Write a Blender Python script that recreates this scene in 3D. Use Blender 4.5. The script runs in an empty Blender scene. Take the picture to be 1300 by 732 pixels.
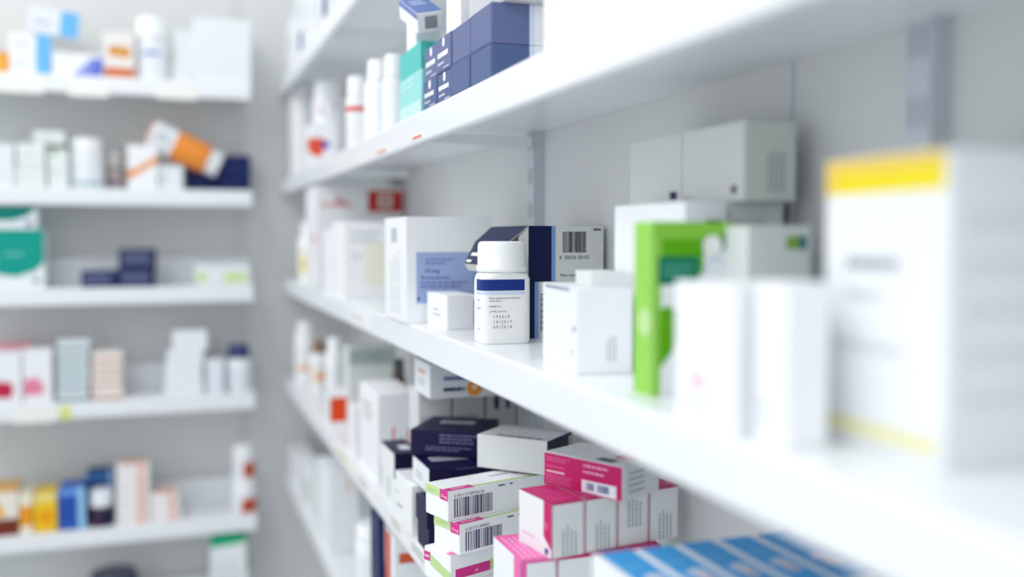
import bpy, bmesh, math, random
from mathutils import Vector, Matrix, Euler
random.seed(7)
S = bpy.context.scene
COL = S.collection

# ------------------------------------------------------------------ camera
F, CX, CY = 1240.0, 650.0, 366.0          # focal length and centre for a 1300 x 732 frame
EYE = 1.35                                # camera height above the floor
yc = Vector((-435, 66, -F)).normalized()
pt = math.atan(66 / F)
zc = Vector((0, math.cos(pt), math.sin(pt)))
xc = yc.cross(zc)
MW = Matrix((xc, yc, zc))                 # camera axes -> place axes (rows are place axes)
cam_d = bpy.data.cameras.new('camera')
cam = bpy.data.objects.new('camera', cam_d)
COL.objects.link(cam)
cam.matrix_world = Matrix.Translation((0, 0, EYE)) @ MW.to_4x4()
cam_d.sensor_width = 36
cam_d.lens = F / 1300 * 36
cam_d.clip_start = 0.02
cam_d.dof.use_dof = True
cam_d.dof.focus_distance = 0.92
cam_d.dof.aperture_fstop = 1.8
cam_d.dof.aperture_blades = 0
S.camera = cam

# ------------------------------------------------------------------ light and exposure
W = bpy.data.worlds.new('world'); S.world = W
W.use_nodes = True
bg = W.node_tree.nodes['Background']
bg.inputs[0].default_value = (0.92, 0.96, 1.0, 1)
bg.inputs[1].default_value = 1.15
def area(name, loc, rot, sx, sy, power, col=(1, 1, 1)):
    d = bpy.data.lights.new(name, 'AREA'); d.shape = 'RECTANGLE'; d.size = sx; d.size_y = sy
    d.energy = power; d.color = col
    o = bpy.data.objects.new(name, d); o.location = loc; o.rotation_euler = rot; COL.objects.link(o)
    return o
area('ceiling_and_fill_light', (-0.75, 1.0, EYE + 1.25), (0, math.radians(-25), 0), 0.6, 3.0, 16)
area('ceiling_and_fill_light', (-0.5, -0.9, EYE + 0.9), (math.radians(55), 0, math.radians(-22)), 1.6, 1.0, 5)  # added front fill from behind the camera, no lamp of the room
S.view_settings.view_transform = 'Standard'
S.view_settings.look = 'None'
S.view_settings.gamma = 1
S.view_settings.use_curve_mapping = False
S.view_settings.exposure = -0.04
S.cycles.use_denoising = True
S.cycles.max_bounces = 10
S.cycles.diffuse_bounces = 6

# ------------------------------------------------------------------ measuring helpers (place frame relative to the lens)
MC = MW.transposed()
def ray(px, py): return MW @ Vector((px - CX, CY - py, -F))
def on(px, py, ax, v):
    d = ray(px, py); return d * (v / d[ax])
def py_of(x, y, z):
    c = MC @ Vector((x, y, z)); return CY + F * c[1] / c[2]
def z_at(x, y, py):
    a, b = -2.0, 2.0
    for _ in range(50):
        m = (a + b) / 2
        if py_of(x, y, m) > py: a = m
        else: b = m
    return (a + b) / 2
def hit(px, py, x, y, dx, dy):            # how far along (dx,dy) from (x,y) the upright plane through column px lies
    r = ray(px, py)
    det = dx * (-r[1]) + dy * r[0]
    return (-x * (-r[1]) + -y * r[0]) / det

# ------------------------------------------------------------------ materials
def lin(h):
    v = [int(h[i:i + 2], 16) / 255 for i in (0, 2, 4)]
    return tuple(c / 12.92 if c <= 0.04045 else ((c + 0.055) / 1.055) ** 2.4 for c in v) + (1,)
MATS = {}
def mat(hexc, rough=0.45, kind='card'):
    k = (hexc, rough, kind)
    if k in MATS: return MATS[k]
    m = bpy.data.materials.new('%s_%s' % (kind, hexc)); m.use_nodes = True
    nt = m.node_tree; b = nt.nodes['Principled BSDF']
    b.inputs['Roughness'].default_value = rough
    c = lin(hexc)
    n = nt.nodes.new('ShaderNodeTexNoise'); n.inputs['Scale'].default_value = {'card': 60, 'plastic': 30, 'paint': 9, 'wall': 5, 'print': 80}[kind]
    tc = nt.nodes.new('ShaderNodeTexCoord'); nt.links.new(tc.outputs['Object'], n.inputs['Vector'])
    mx = nt.nodes.new('ShaderNodeMix'); mx.data_type = 'RGBA'
    amt = {'card': .03, 'plastic': .015, 'paint': .03, 'wall': .06, 'print': .04}[kind]
    mx.inputs[6].default_value = c
    mx.inputs[7].default_value = tuple(x * (1 - amt) for x in c[:3]) + (1,)
    nt.links.new(n.outputs[0], mx.inputs[0]); nt.links.new(mx.outputs[2], b.inputs['Base Color'])
    if kind == 'plastic': b.inputs['Subsurface Weight'].default_value = 0.0
    if kind in ('card', 'print'): b.inputs['Specular IOR Level'].default_value = 0.2
    MATS[k] = m
    return m
def card(h): return mat(h, .42, 'card')
def pr(h): return mat(h, .4, 'print')
def pl(h): return mat(h, .3, 'plastic')
WHITE = 'f4f6f7'; NAVY = '0f1a47'; DNAVY = '150f3c'; MAG = 'c9146a'; PINK = 'f06cb4'; GRN = 'bedc98'
SHELF = mat('eef1f4', .28, 'paint'); WALLM = mat('dadcdc', .6, 'wall'); WALLB = mat('d9dbda', .65, 'wall')
METAL = mat('cbd0d8', .4, 'paint'); DARK = mat('9aa0aa', .5, 'paint'); FLOORM = mat('d6d8d9', .3, 'wall')

# ------------------------------------------------------------------ mesh helpers
class MB:
    def __init__(s): s.bm = bmesh.new(); s.m = []
    def slot(s, m):
        if m not in s.m: s.m.append(m)
        return s.m.index(m)
    def poly(s, pts, m):
        f = s.bm.faces.new([s.bm.verts.new(p) for p in pts]); f.material_index = s.slot(m); return f
    def box(s, a, b, m, bev=0.0, seg=2):
        t = bmesh.new()
        bmesh.ops.create_cube(t, size=1)
        for v in t.verts:
            v.co = Vector([(a[i] + b[i]) / 2 + v.co[i] * (b[i] - a[i]) for i in range(3)])
        if bev > 0: bmesh.ops.bevel(t, geom=list(t.edges), offset=bev, segments=seg, profile=.5, affect='EDGES')
        s.add(t, m)
    def add(s, t, m, smooth=False):
        i = s.slot(m); vm = {}
        for v in t.verts: vm[v] = s.bm.verts.new(v.co)
        for f in t.faces:
            try:
                g = s.bm.faces.new([vm[v] for v in f.verts]); g.material_index = i; g.smooth = smooth
            except ValueError: pass
        t.free()
    def rings(s, rings, m, cap=True, smooth=True):
        i = s.slot(m); R = [[s.bm.verts.new(p) for p in r] for r in rings]; n = len(R[0])
        for a, b in zip(R[:-1], R[1:]):
            for k in range(n):
                f = s.bm.faces.new((a[k], a[(k + 1) % n], b[(k + 1) % n], b[k])); f.material_index = i; f.smooth = smooth
        if cap:
            f = s.bm.faces.new(R[-1]); f.material_index = i
            f = s.bm.faces.new(list(reversed(R[0]))); f.material_index = i
    def obj(s, name, parent=None):
        me = bpy.data.meshes.new(name); s.bm.normal_update(); s.bm.to_mesh(me); s.bm.free()
        for m in s.m: me.materials.append(m)
        o = bpy.data.objects.new(name, me); COL.objects.link(o)
        if parent: o.parent = parent
        return o
def tag(o, label, cat, group=None):
    o['label'] = label; o['category'] = cat
    if group: o['group'] = group
    return o
def empty(name, loc, rot=(0, 0, 0)):
    o = bpy.data.objects.new(name, None); o.empty_display_size = .02; o.location = loc; o.rotation_euler = rot
    COL.objects.link(o); return o
def struct(o): o['kind'] = 'structure'; return o
GLYPH = {}
def glyphs(text):
    if text not in GLYPH:
        cu = bpy.data.curves.new('lettering', 'FONT'); cu.body = text; cu.size = 1; cu.resolution_u = 2
        o = bpy.data.objects.new('lettering', cu); me = o.to_mesh()
        GLYPH[text] = ([v.co.copy() for v in me.vertices], [list(p.vertices) for p in me.polygons])
        o.to_mesh_clear(); bpy.data.objects.remove(o); bpy.data.curves.remove(cu)
    return GLYPH[text]

def decals(mb, surf, lu, lv, spec, off0=.00012):
    """surf(u, v, off) -> point, u and v in metres; spec in fractions of the face (m-prefixed kinds in metres)"""
    off = off0
    def rect(u0, v0, u1, v1, m, off, n=1):
        for k in range(n):
            a = u0 + (u1 - u0) * k / n; b = u0 + (u1 - u0) * (k + 1) / n
            mb.poly([surf(a, v0, off), surf(b, v0, off), surf(b, v1, off), surf(a, v1, off)], m)
    for d in spec:
        k = d[0]; off += .00006
        if k == 'r':
            n = max(1, int(abs(d[3] - d[1]) * lu / .0014)) if getattr(surf, 'curved', False) else 1
            rect(d[1] * lu, d[2] * lv, d[3] * lu, d[4] * lv, pr(d[5]), off, n)
        elif k == 'c':
            _, u, v, r, h = d
            mb.poly([surf(u * lu + r * math.cos(a * math.tau / 24), v * lv + r * math.sin(a * math.tau / 24), off) for a in range(24)], pr(h))
        elif k == 'p':
            mb.poly([surf(u * lu, v * lv, off) for u, v in d[1]], pr(d[2]))
        elif k == 'b':                                  # barcode
            _, u0, v0, u1, v1, h = d
            r = random.Random(5); u = u0 * lu; e = u1 * lu; unit = (u1 - u0) * lu / 62
            while u < e - unit:
                w = unit * r.choice((1, 1, 2, 3)); w = min(w, e - u)
                rect(u, v0 * lv, u + w, v1 * lv, pr(h), off); u += w + unit * r.choice((1, 1, 2))
        elif k == 'l':                                  # lines of tiny print
            _, u0, v0, u1, v1, n, h = d[:7]; vert = len(d) > 7
            r = random.Random(int(u0 * 99) + n)
            A, B = (u0, u1) if not vert else (v0, v1)
            C, D = (v0, v1) if not vert else (u0, u1)
            for i in range(n):
                c0 = C + (D - C) * (i + .25) / n; c1 = C + (D - C) * (i + .72) / n
                a = A; end = B - (B - A) * r.uniform(0, .3)
                while a < end:
                    w = (B - A) * r.uniform(.06, .16); w = min(w, end - a)
                    if vert: rect(c0 * lu, a * lv, c1 * lu, (a + w) * lv, pr(h), off)
                    else: rect(a * lu, c0 * lv, (a + w) * lu, c1 * lv, pr(h), off)
                    a += w + (B - A) * .025
        elif k == 't':                                  # real lettering: u, v of its lower left corner, height in metres
            _, u, v, size, text, h = d[:6]; ang = math.radians(d[6]) if len(d) > 6 else 0
            vs, fs = glyphs(text); ca, sa = math.cos(ang), math.sin(ang); i = mb.slot(pr(h))
            P = [mb.bm.verts.new(surf(u * lu + size * (q.x * ca - q.y * sa), v * lv + size * (q.x * sa + q.y * ca), off)) for q in vs]
            for f in fs:
                try: g = mb.bm.faces.new([P[j] for j in f]); g.material_index = i
                except ValueError: pass

FACES = {
    'F': lambda w, d, h: (lambda u, v, o: (u, -o, v), w, h),
    'L': lambda w, d, h: (lambda u, v, o: (-o, d - u, v), d, h),
    'R': lambda w, d, h: (lambda u, v, o: (w + o, u, v), d, h),
    'T': lambda w, d, h: (lambda u, v, o: (u, v, h + o), w, d),
}
def carton_parts(root, w, d, h, base, dec, flap=None, skip=None):
    mb = MB(); mb.box((0, 0, 0), (w, d, h), card(base), min(.0007, w * .03))
    for f, sp in dec.items():
        if flap and flap[0] == f and f in 'FLR': continue
        s, lu, lv = FACES[f](w, d, h); decals(mb, s, lu, lv, sp)
    body = mb.obj('carton_body', root)
    if flap:                                             # the tucked closing flap on one end
        f, hexc = flap; t = .0004; e = .0016; mb = MB()
        if f == 'F': mb.box((e, -t, e), (w - e, 0.0002, h - e * .4), card(hexc), .00015, 1)
        if f == 'L': mb.box((-t, e, e), (0.0002, d - e, h - e * .4), card(hexc), .00015, 1)
        if f == 'R': mb.box((w - .0002, e, e), (w + t, d - e, h - e * .4), card(hexc), .00015, 1)
        if f == 'T': mb.box((e, e, h - .0002), (w - e, d - e, h + t), card(hexc), .00015, 1)
        if f in 'FLR' and f in dec:
            s, lu, lv = FACES[f](w, d, h); decals(mb, s, lu, lv, dec[f], t + .0001)
        mb.obj('end_flap', root)
    return body
def carton(label, x, y, z, yaw, w, d, h, base=WHITE, dec={}, group=None, name='medicine_carton', cat='medicine box', flap=None, rot=None, rich=True):
    """x, y, z: foot of the near left corner relative to the lens"""
    r = rot or (0, 0, math.radians(yaw))
    if rich and flap:
        root = empty(name, (x, y, z + EYE), r); carton_parts(root, w, d, h, base, dec, flap)
        return tag(root, label, cat, group)
    mb = MB(); mb.box((0, 0, 0), (w, d, h), card(base), min(.0009, w * .03))
    for f, sp in dec.items():
        s, lu, lv = FACES[f](w, d, h); decals(mb, s, lu, lv, sp)
    o = mb.obj(name); o.location = (x, y, z + EYE); o.rotation_euler = r
    return tag(o, label, cat, group)
def sizes(cpx, lpx, rpx, py, yaw, x, y):
    a = math.radians(yaw)
    d = hit(lpx, py, x, y, -math.sin(a), math.cos(a)) if lpx is not None else None
    w = hit(rpx, py, x, y, math.cos(a), math.sin(a)) if rpx is not None else None
    return w, d

def bottle(label, x, y, z, r, h, cap_h, cap_r, body=WHITE, cap=WHITE, label_col=None, lab=(.12, .75), dec=(), sq=2.0, ry=None, yaw=0, rot=None, group=None, cat='bottle', ridges=True, name='pill_bottle'):
    """x, y: centre of the foot; sq: squareness of the section (2 = round); ry: half depth"""
    ry = ry or r; bh = h - cap_h; n = 48
    root = empty(name, (x, y, z + EYE), rot or (0, 0, math.radians(yaw)))
    def sec(a, k, kr=1, o=0):
        c, s_ = math.cos(a), math.sin(a); e = 2.0 / sq
        px = math.copysign(abs(c) ** e, c) * (r * kr + o); py = math.copysign(abs(s_) ** e, s_) * (ry * kr + o)
        return px, py
    def blend(a, t, R2):                                 # body section melting to the round neck
        x1, y1 = sec(a, 0); x2, y2 = math.cos(a) * R2, math.sin(a) * R2
        return x1 + (x2 - x1) * t, y1 + (y2 - y1) * t
    mb = MB(); A = [k * math.tau / n for k in range(n)]
    prof = [(0, .94), (.0012, .985), (.004, 1)]
    rings = [[(*sec(a, 0, kr), zz) for a in A] for zz, kr in prof]
    sh = min(bh * .16, r * .55)
    rings.append([(*sec(a, 0), bh - sh) for a in A])
    for t in (.08, .3, .6, .85, 1.0):
        rings.append([(*blend(a, t, cap_r * .88), bh - sh + sh * .93 * math.sin(min(1, .25 + t) * math.pi / 2 if t < 1 else math.pi / 2)) for a in A])
    rings.append([(math.cos(a) * cap_r * .88, math.sin(a) * cap_r * .88, bh + .002) for a in A])
    mb.rings(rings, pl(body)); mb.obj('bottle_body', root)
    mb = MB(); R = []
    for zz, k in ((bh, .97), (bh + .0008, 1), (bh + cap_h * .16, 1), (bh + cap_h * .2, .95), (bh + cap_h * .82, .94), (bh + cap_h * .95, .91), (bh + cap_h, .82)):
        R.append([(math.cos(a) * cap_r * k * (1 + (.012 * (i % 2) if ridges and .15 < (zz - bh) / cap_h < .9 else 0)), math.sin(a) * cap_r * k * (1 + (.012 * (i % 2) if ridges and .15 < (zz - bh) / cap_h < .9 else 0)), zz) for i, a in enumerate(A)])
    mb.rings(R, pl(cap)); mb.obj('bottle_cap', root)
    if label_col or dec:
        # arc-length table from the left flank (-x) round the front (-y) to the right flank (+x)
        N = 160; tab = [0.0]; pts = [sec(math.pi + math.pi * i / N, 0) for i in range(N + 1)]
        for i in range(N): tab.append(tab[-1] + math.hypot(pts[i + 1][0] - pts[i][0], pts[i + 1][1] - pts[i][1]))
        L = tab[-1]
        def surf(u, v, o):
            u = min(max(u, 0), L * .9999); i = 0; lo, hi = 0, N
            while hi - lo > 1:
                m_ = (lo + hi) // 2
                if tab[m_] <= u: lo = m_
                else: hi = m_
            t = (u - tab[lo]) / max(tab[lo + 1] - tab[lo], 1e-9)
            p = [pts[lo][j] + (pts[lo + 1][j] - pts[lo][j]) * t for j in (0, 1)]
            q = (pts[lo + 1][1] - pts[lo][1], -(pts[lo + 1][0] - pts[lo][0])); ql = math.hypot(*q) or 1
            return (p[0] + q[0] / ql * (o) * 1, p[1] + q[1] / ql * o, v)
        surf.curved = True
        # outward check
        c = surf(L / 2, 0, .01)
        if c[1] > pts[N // 2][1]:
            s0 = surf
            def surf(u, v, o): return s0(u, v, -o)
            surf.curved = True
        mb = MB(); lo_, hi_ = lab[0] * bh, lab[1] * bh
        lu = L; lv = hi_ - lo_
        def s2(u, v, o): return surf(u, v + lo_, o)
        s2.curved = True
        ms = max(28, int(L / .0014))
        for i in range(ms):
            a, b = L * (.03 + .94 * i / ms), L * (.03 + .94 * (i + 1) / ms)
            mb.poly([s2(a, 0, .00015), s2(b, 0, .00015), s2(b, lv, .00015), s2(a, lv, .00015)], pr(label_col or WHITE))
        decals(mb, s2, lu, lv, dec, .0002)
        mb.obj('bottle_label', root)
    return tag(root, label, cat, group)

# ------------------------------------------------------------------ the room
XF, XW, YB = 0.257, 0.418, 2.46           # shelf front, right wall, far wall
YL = 2.3                                  # front of the far shelves
def slab(name, a, b, m):
    mb = MB(); mb.box((a[0], a[1], a[2] + EYE), (b[0], b[1], b[2] + EYE), m); return struct(mb.obj(name))
slab('wall_right', (XW, -1.6, -EYE), (XW + .1, YB + .1, 1.2), WALLM)
slab('wall_back', (-1.6, YB, -EYE), (XW, YB + .1, 1.2), WALLB)
slab('wall_front_blocker', (-1.6, -1.7, -EYE), (XW + .1, -1.6, 1.2), WALLM)  # unseen wall added behind the camera to cut light from there
slab('floor', (-1.6, -1.6, -EYE - .05), (XW + .1, YB + .1, -EYE), FLOORM)
# joints between the wall panels
for i, yy in enumerate((0.592,)):
    mb = MB(); mb.box((XW - .0015, yy - .0015, .0 - .3 + EYE), (XW + .001, yy + .0015, .9 + EYE), METAL); struct(mb.obj('trim_1'))

def upright(label, pos, axis, z0, z1, METAL=METAL):
    root = empty('shelf_upright', (pos[0], pos[1], z0 + EYE), (0, 0, 0 if axis == 'x' else math.radians(-90)))
    hgt = z1 - z0; mb = MB()                          # rail standing proud of the wall, web facing -x
    for s in (-1, 1):
        mb.box((-.012, s * .0092 - .0012, 0), (0, s * .0092 + .0012, hgt), METAL, .0006, 1)
    mb.box((-.013, -.0104, 0), (-.0105, .0104, hgt), METAL, .0005, 1)
    n = int(hgt / .04)
    for k in range(n):
        for s in (-1, 1):
            mb.box((-.0134, s * .0045 - .0014, .012 + k * .04), (-.0129, s * .0045 + .0014, .03 + k * .04), DARK)
    mb.obj('slotted_rail', root)
    mb = MB(); mb.box((-.0125, -.0098, hgt), (0, .0098, hgt + .004), METAL, .0006, 1); mb.obj('end_cap', root)
    return tag(root, label, 'shelf upright')
upright('grey slotted metal upright on the right wall behind the navy-flapped open box', (XW, 1.09), 'x', -EYE, .9)
upright('grey slotted metal upright on the bare right wall behind the yellow-banded carton', (XW, .455), 'x', -EYE, .9)
upright('slotted metal upright on the far wall at the right ends of the far shelves', (.163, YB), 'y', -EYE, .9, mat('9a9cae', .45, 'paint'))
upright('slotted metal upright on the far wall at the left ends of the far shelves', (-.66, YB), 'y', -EYE, .9, mat('9a9cae', .45, 'paint'))

# right-hand shelves: deck, front edge, brackets
RZ = {'top': .371, 'upper': .1346, 'middle': -.1, 'lower': -.337, 'bottom': -.573}
RL = {'top': 'white wall shelf, topmost of the right wall, carrying cartons with navy marks',
      'upper': 'white wall shelf on the right wall carrying the slate blue cartons',
      'middle': 'white wall shelf on the right wall carrying the blue-labelled pill bottle',
      'lower': 'white wall shelf on the right wall carrying the magenta cartons',
      'bottom': 'white wall shelf on the right wall under the magenta cartons, lowest of all'}
def shelf_right(key):
    z = RZ[key] + EYE; y0, y1 = -.25, YB - .012
    root = empty('wall_shelf', (XF, y0, z))
    mb = MB(); mb.box((.004, 0, -.011), (XW - XF, y1 - y0, 0), SHELF, .0006, 1); mb.obj('shelf_deck', root)
    mb = MB(); mb.box((0, 0, -.0335), (.011, y1 - y0, .0002), SHELF, .0032, 3); mb.obj('front_edge', root)
    for yy in (1.09, 1.72):
        mb = MB(); Y = yy - y0
        for s in (-1, 1):
            p = [(.014, -.0175), (XW - XF - .0145, -.0175), (XW - XF - .0145, -.030), (.014, -.026)]
            a = [(q[0], Y + s * .008 - .0012, q[1]) for q in p]; b = [(q[0], Y + s * .008 + .0012, q[1]) for q in p]
            mb.poly(list(reversed(a)), SHELF); mb.poly(b, SHELF)
            for i in range(4): mb.poly([a[i], a[(i + 1) % 4], b[(i + 1) % 4], b[i]], SHELF)
        mb.obj('shelf_bracket', root)
    return tag(root, RL[key], 'shelf'), root
R_ = {}
for k in RZ: R_[k] = shelf_right(k)[1]
def strip(root, y, ln, zoff, hexc, marks, hh=.018):
    mb = MB(); y0 = -.25
    mb.box((-.0006, y - y0, zoff - hh / 2), (.0002, y - y0 + ln, zoff + hh / 2), card(hexc))
    sf = lambda u, v, o: (-.0006 - o, y - y0 + ln - u, zoff - hh / 2 + v)
    decals(mb, sf, ln, hh, marks)
    mb.obj('price_strip', root)
for y, ln in ((.98, .11), (1.1, .1), (1.3, .12)):
    strip(R_['lower'], y, ln, -.016, 'eff0ec', [('l', .1, .2, .7, .8, 2, '9aa3a8')])
strip(R_['lower'], 1.45, .18, -.016, 'efeedd', [('l', .1, .2, .7, .8, 1, 'b9bba5')])
strip(R_['upper'], 1.02, .05, -.026, 'f2f0ee', [('r', .1, .2, .9, .6, 'd8663c')], .006)
strip(R_['upper'], 1.2, .07, -.026, 'f2f0ee', [('r', .1, .2, .9, .6, 'd8663c')], .006)
strip(R_['middle'], 1.32, .16, -.016, 'eef0f0', [('l', .1, .2, .8, .7, 1, 'c9cdd0')])

# far shelves
LZ = [.344, .104, -.112, -.359, -.643, -.88]
LLAB = ['highest white shelf in view on the far wall, under the big white carton',
        'second white shelf from the top on the far wall, under the tilted orange bottle',
        'white shelf on the far wall carrying the teal cartons',
        'white shelf on the far wall carrying the pale blue box stack',
        'white shelf on the far wall carrying the yellow cartons',
        'lowest white shelf on the far wall, below the yellow cartons']
LR = []
for z, lab in zip(LZ, LLAB):
    root = empty('wall_shelf', (-.68, YL, z + EYE)); wd = .86
    mb = MB(); mb.box((0, .004, -.011), (wd, YB - .0125 - YL, 0), SHELF, .0006, 1); mb.obj('shelf_deck', root)
    mb = MB(); mb.box((0, 0, -.036), (wd, .011, .0002), SHELF, .003, 3); mb.obj('front_edge', root)
    mb = MB(); mb.box((0, YB - YL - .016, .0002), (wd, YB - YL - .0135, .062), SHELF, .0004, 1); mb.obj('back_upstand', root)
    for xx in (.02, .843):
        mb = MB()
        p = [(.014, -.012), (YB - YL - .013, -.012), (YB - YL - .013, -.034), (.014, -.02)]
        a = [(xx - .0015, q[0], q[1]) for q in p]; b = [(xx + .0015, q[0], q[1]) for q in p]
        mb.poly(a, METAL); mb.poly(list(reversed(b)), METAL)
        for i in range(4): mb.poly([a[(i + 1) % 4], a[i], b[i], b[(i + 1) % 4]], METAL)
        mb.obj('shelf_bracket', root)
    tag(root, lab, 'shelf'); LR.append(root)
def lstrip(k, pl_, pr_, drop, hexc='f4f4ef'):
    x0 = on(pl_, 105, 1, YL)[0] + .68; x1 = on(pr_, 105, 1, YL)[0] + .68
    mb = MB(); mb.box((x0, -.0008, -.036 - drop), (x1, .0001, -.008), card(hexc), .0003, 1)
    mb.obj('price_strip', LR[k])
lstrip(0, -60, 55, .006); lstrip(0, 86, 138, .008); lstrip(0, 198, 250, .005)
lstrip(3, 65, 80, .001, 'dfe58a'); lstrip(3, 5, 60, .004)

# ------------------------------------------------------------------ middle shelf, right wall
ZM = RZ['middle']
# white pill bottle with the navy label (in focus)
bottle('white square pill bottle with navy-topped label, standing sharp on the shelf edge', .2955, .873, ZM, .0241, .0955, .0285, .0240,
       label_col='f3f4f3', lab=(.07, .915), sq=5.0, ry=.019, yaw=-2,
       dec=[('r', .0, .80, .715, .985, '9db6df'), ('r', .0, .735, .715, .785, 'c9dcf3'), ('r', .0, .80, .715, .98, '1b3380'),
            ('t', .27, .665, .0026, 'Pfizer Laboratories (Pty) Ltd', '4a4f5a'), ('t', .27, .62, .0024, 'South Africa', '4a4f5a'),
            ('t', .27, .53, .0023, 'S0058637.01', '5c6068'), ('t', .27, .45, .0023, 'Lot/Mfg. Exp/Date:', '787c84'),
            ('t', .32, .355, .0036, '1 9 5 6 1 0', '33363c'), ('t', .32, .27, .0036, '1 0 / 2 0 1 7', '33363c'), ('t', .32, .185, .0036, '0 9 / 2 0 1 8', '33363c'),
            ('l', .04, .63, .16, .66, 1, 'a5a9b0'), ('l', .04, .49, .17, .53, 1, 'a5a9b0'), ('l', .04, .15, .15, .18, 1, 'a5a9b0')])
# two navy and white cartons behind it; the upper one is open
def navy_dec(w):
    n = .0246 / w; b = n + .0042 / w
    return {'F': [('r', 0, 0, n, 1, NAVY), ('r', n, 0, b, 1, '7ea3d3'), ('b', b + .008 / w, .52, b + .034 / w, .9, '2c3038'),
                  ('t', b + .004 / w, .40, .0052, '8  50556 50107', '3a3d44'),
                  ('t', b + .005 / w, .09, .0037, 'Pfizer Laboratories (Pty) Ltd, Sandton', '2f3238'),
                  ('l', .86, .9, .99, .98, 1, '33363c')],
            'L': [('r', 0, 0, 1, 1, NAVY)], 'T': [('r', 0, 0, .32, 1, NAVY)]}
x7, y7 = .3125, .895
m7 = navy_dec(.082); m7['F'] = m7['F'][:2] + [('r', .372, .12 + .034 * k, .44, .12 + .034 * k + (.012, .024, .018)[k % 3], '3d2f66') for k in range(20)]
carton('navy and off-white carton with light blue stripe directly behind the pill bottle', x7, y7, ZM, 0, .082, .105, .0555, 'dcdfdc', m7, flap=('L', NAVY),
       group='navy and white cartons behind the pill bottle')
x6, y6 = .3312, .897; w6, d6, h6 = .0815, .108, .0548; z6 = ZM + .0555
root = empty('open_carton', (x6, y6, z6 + EYE), (0, 0, math.radians(1.5)))
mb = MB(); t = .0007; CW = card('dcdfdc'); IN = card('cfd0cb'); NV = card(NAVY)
mb.box((0, 0, 0), (w6, t, h6), CW); mb.box((0, d6 - t, 0), (w6, d6, h6), CW)
mb.box((0, t, 0), (w6, d6 - t, t), CW); mb.box((0, t, h6 - t), (w6, d6 - t, h6), CW); mb.box((w6 - t, t, t), (w6, d6 - t, h6 - t), CW)
for f, sp in navy_dec(w6).items():
    if f == 'L': continue
    s, lu, lv = FACES[f](w6, d6, h6); decals(mb, s, lu, lv, sp)
mb.obj('carton_body', root)
def sheet(mb, P, th, mo, mi):
    P = [Vector(p) for p in P]; nrm = (P[1] - P[0]).cross(P[2] - P[0]).normalized() * th
    Q = [p - nrm for p in P]; mb.poly(P, mo); mb.poly(list(reversed(Q)), mi)
    for i in range(len(P)): mb.poly([P[i], Q[i], Q[(i + 1) % len(P)], P[(i + 1) % len(P)]], mi)
mb = MB()                                             # lid flap hinged on the top left edge, hanging outwards
P1, P2 = (-.020, -.016), (-.034, -.039)
sheet(mb, [(0, 0, h6), (0, d6, h6), (P1[0], d6 - .004, h6 + P1[1]), (P1[0], .003, h6 + P1[1])], .0006, NV, IN)
sheet(mb, [(P1[0], .003, h6 + P1[1]), (P1[0], d6 - .004, h6 + P1[1]), (P2[0], d6 - .010, h6 + P2[1]), (P2[0], .010, h6 + P2[1])], .0006, NV, IN)
def fz(x): return h6 + P1[1] + (x - P1[0]) * (P2[1] - P1[1]) / (P2[0] - P1[0])
for (a, b, c, e) in ((-.0205, -.0225, .05, .085), (-.027, -.029, .06, .09), (-.0315, -.033, .078, .094)):
    mb.poly([(a - .0006, c, fz(a) + .0004), (a - .0006, e, fz(a) + .0004), (b - .0006, e, fz(b) + .0004), (b - .0006, c, fz(b) + .0004)], pr('f2f4f6'))
o = mb.obj('lid_flap', root); o['label'] = 'navy lid flap folded outwards'
mb = MB(); sheet(mb, [(P2[0], d6 - .010, h6 + P2[1]), (-.030, d6 - .012, h6 - .046), (-.030, .012, h6 - .046), (P2[0], .010, h6 + P2[1])], .0006, IN, IN)
o = mb.obj('tuck_flap', root); o['label'] = 'off-white tuck edge of the lid'
mb = MB(); sheet(mb, [(0, .0004, .001), (0, .0004, h6 - .001), (-.009, .003, h6 - .010), (-.011, .004, .012)], .0006, IN, IN)
o = mb.obj('dust_flap', root); o['label'] = 'off-white side flap standing open'
tag(root, 'open navy and off-white carton with barcode, its navy flap hanging over the pill bottle', 'medicine box', 'navy and white cartons behind the pill bottle')
# small plain box left of bottle
x, y = .2778, 1.0043; w, d = sizes(567, 537, 604, 400, 1, x, y)
carton('small plain white box lying left of the pill bottle', x, y, ZM, 1, w, .078, .0375, WHITE, {'F': [('l', .9, .1, .98, .9, 1, '4c535f', 1)], 'L': [('l', .3, .3, .7, .6, 2, 'c9ced6')]}, flap=('F', WHITE))
# big white carton with blue label
x, y = .2545, 1.092; w, d = sizes(516, 489, 625, 350, 0, x, y); h = z_at(x, y, 275) - ZM
root = carton('large white carton with periwinkle blue label behind the small plain box', x, y, ZM, 0, w, d, h, 'f1f3f5',
       {'F': [('r', .115, .19, .99, .67, 'a3b3df'), ('c', .86, .42, .011, '8aa3d8'), ('c', .86, .30, .009, '97aedd'), ('l', .22, .55, .55, .62, 2, '7486b8'),
              ('t', .2, .475, .0075, '10 mg', '34406f'), ('t', .17, .415, .0068, 'Rosuvastatin', '4c5a94'), ('l', .16, .33, .72, .40, 2, '7081b6'), ('r', .125, .22, .15, .25, '3b4568')],
        'L': [('r', .35, .76, .6, .9, 'b9c0c8'), ('l', .25, .08, .75, .7, 3, 'dde2e7', 1)]}, flap=('L', 'eff1f3'))
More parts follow.
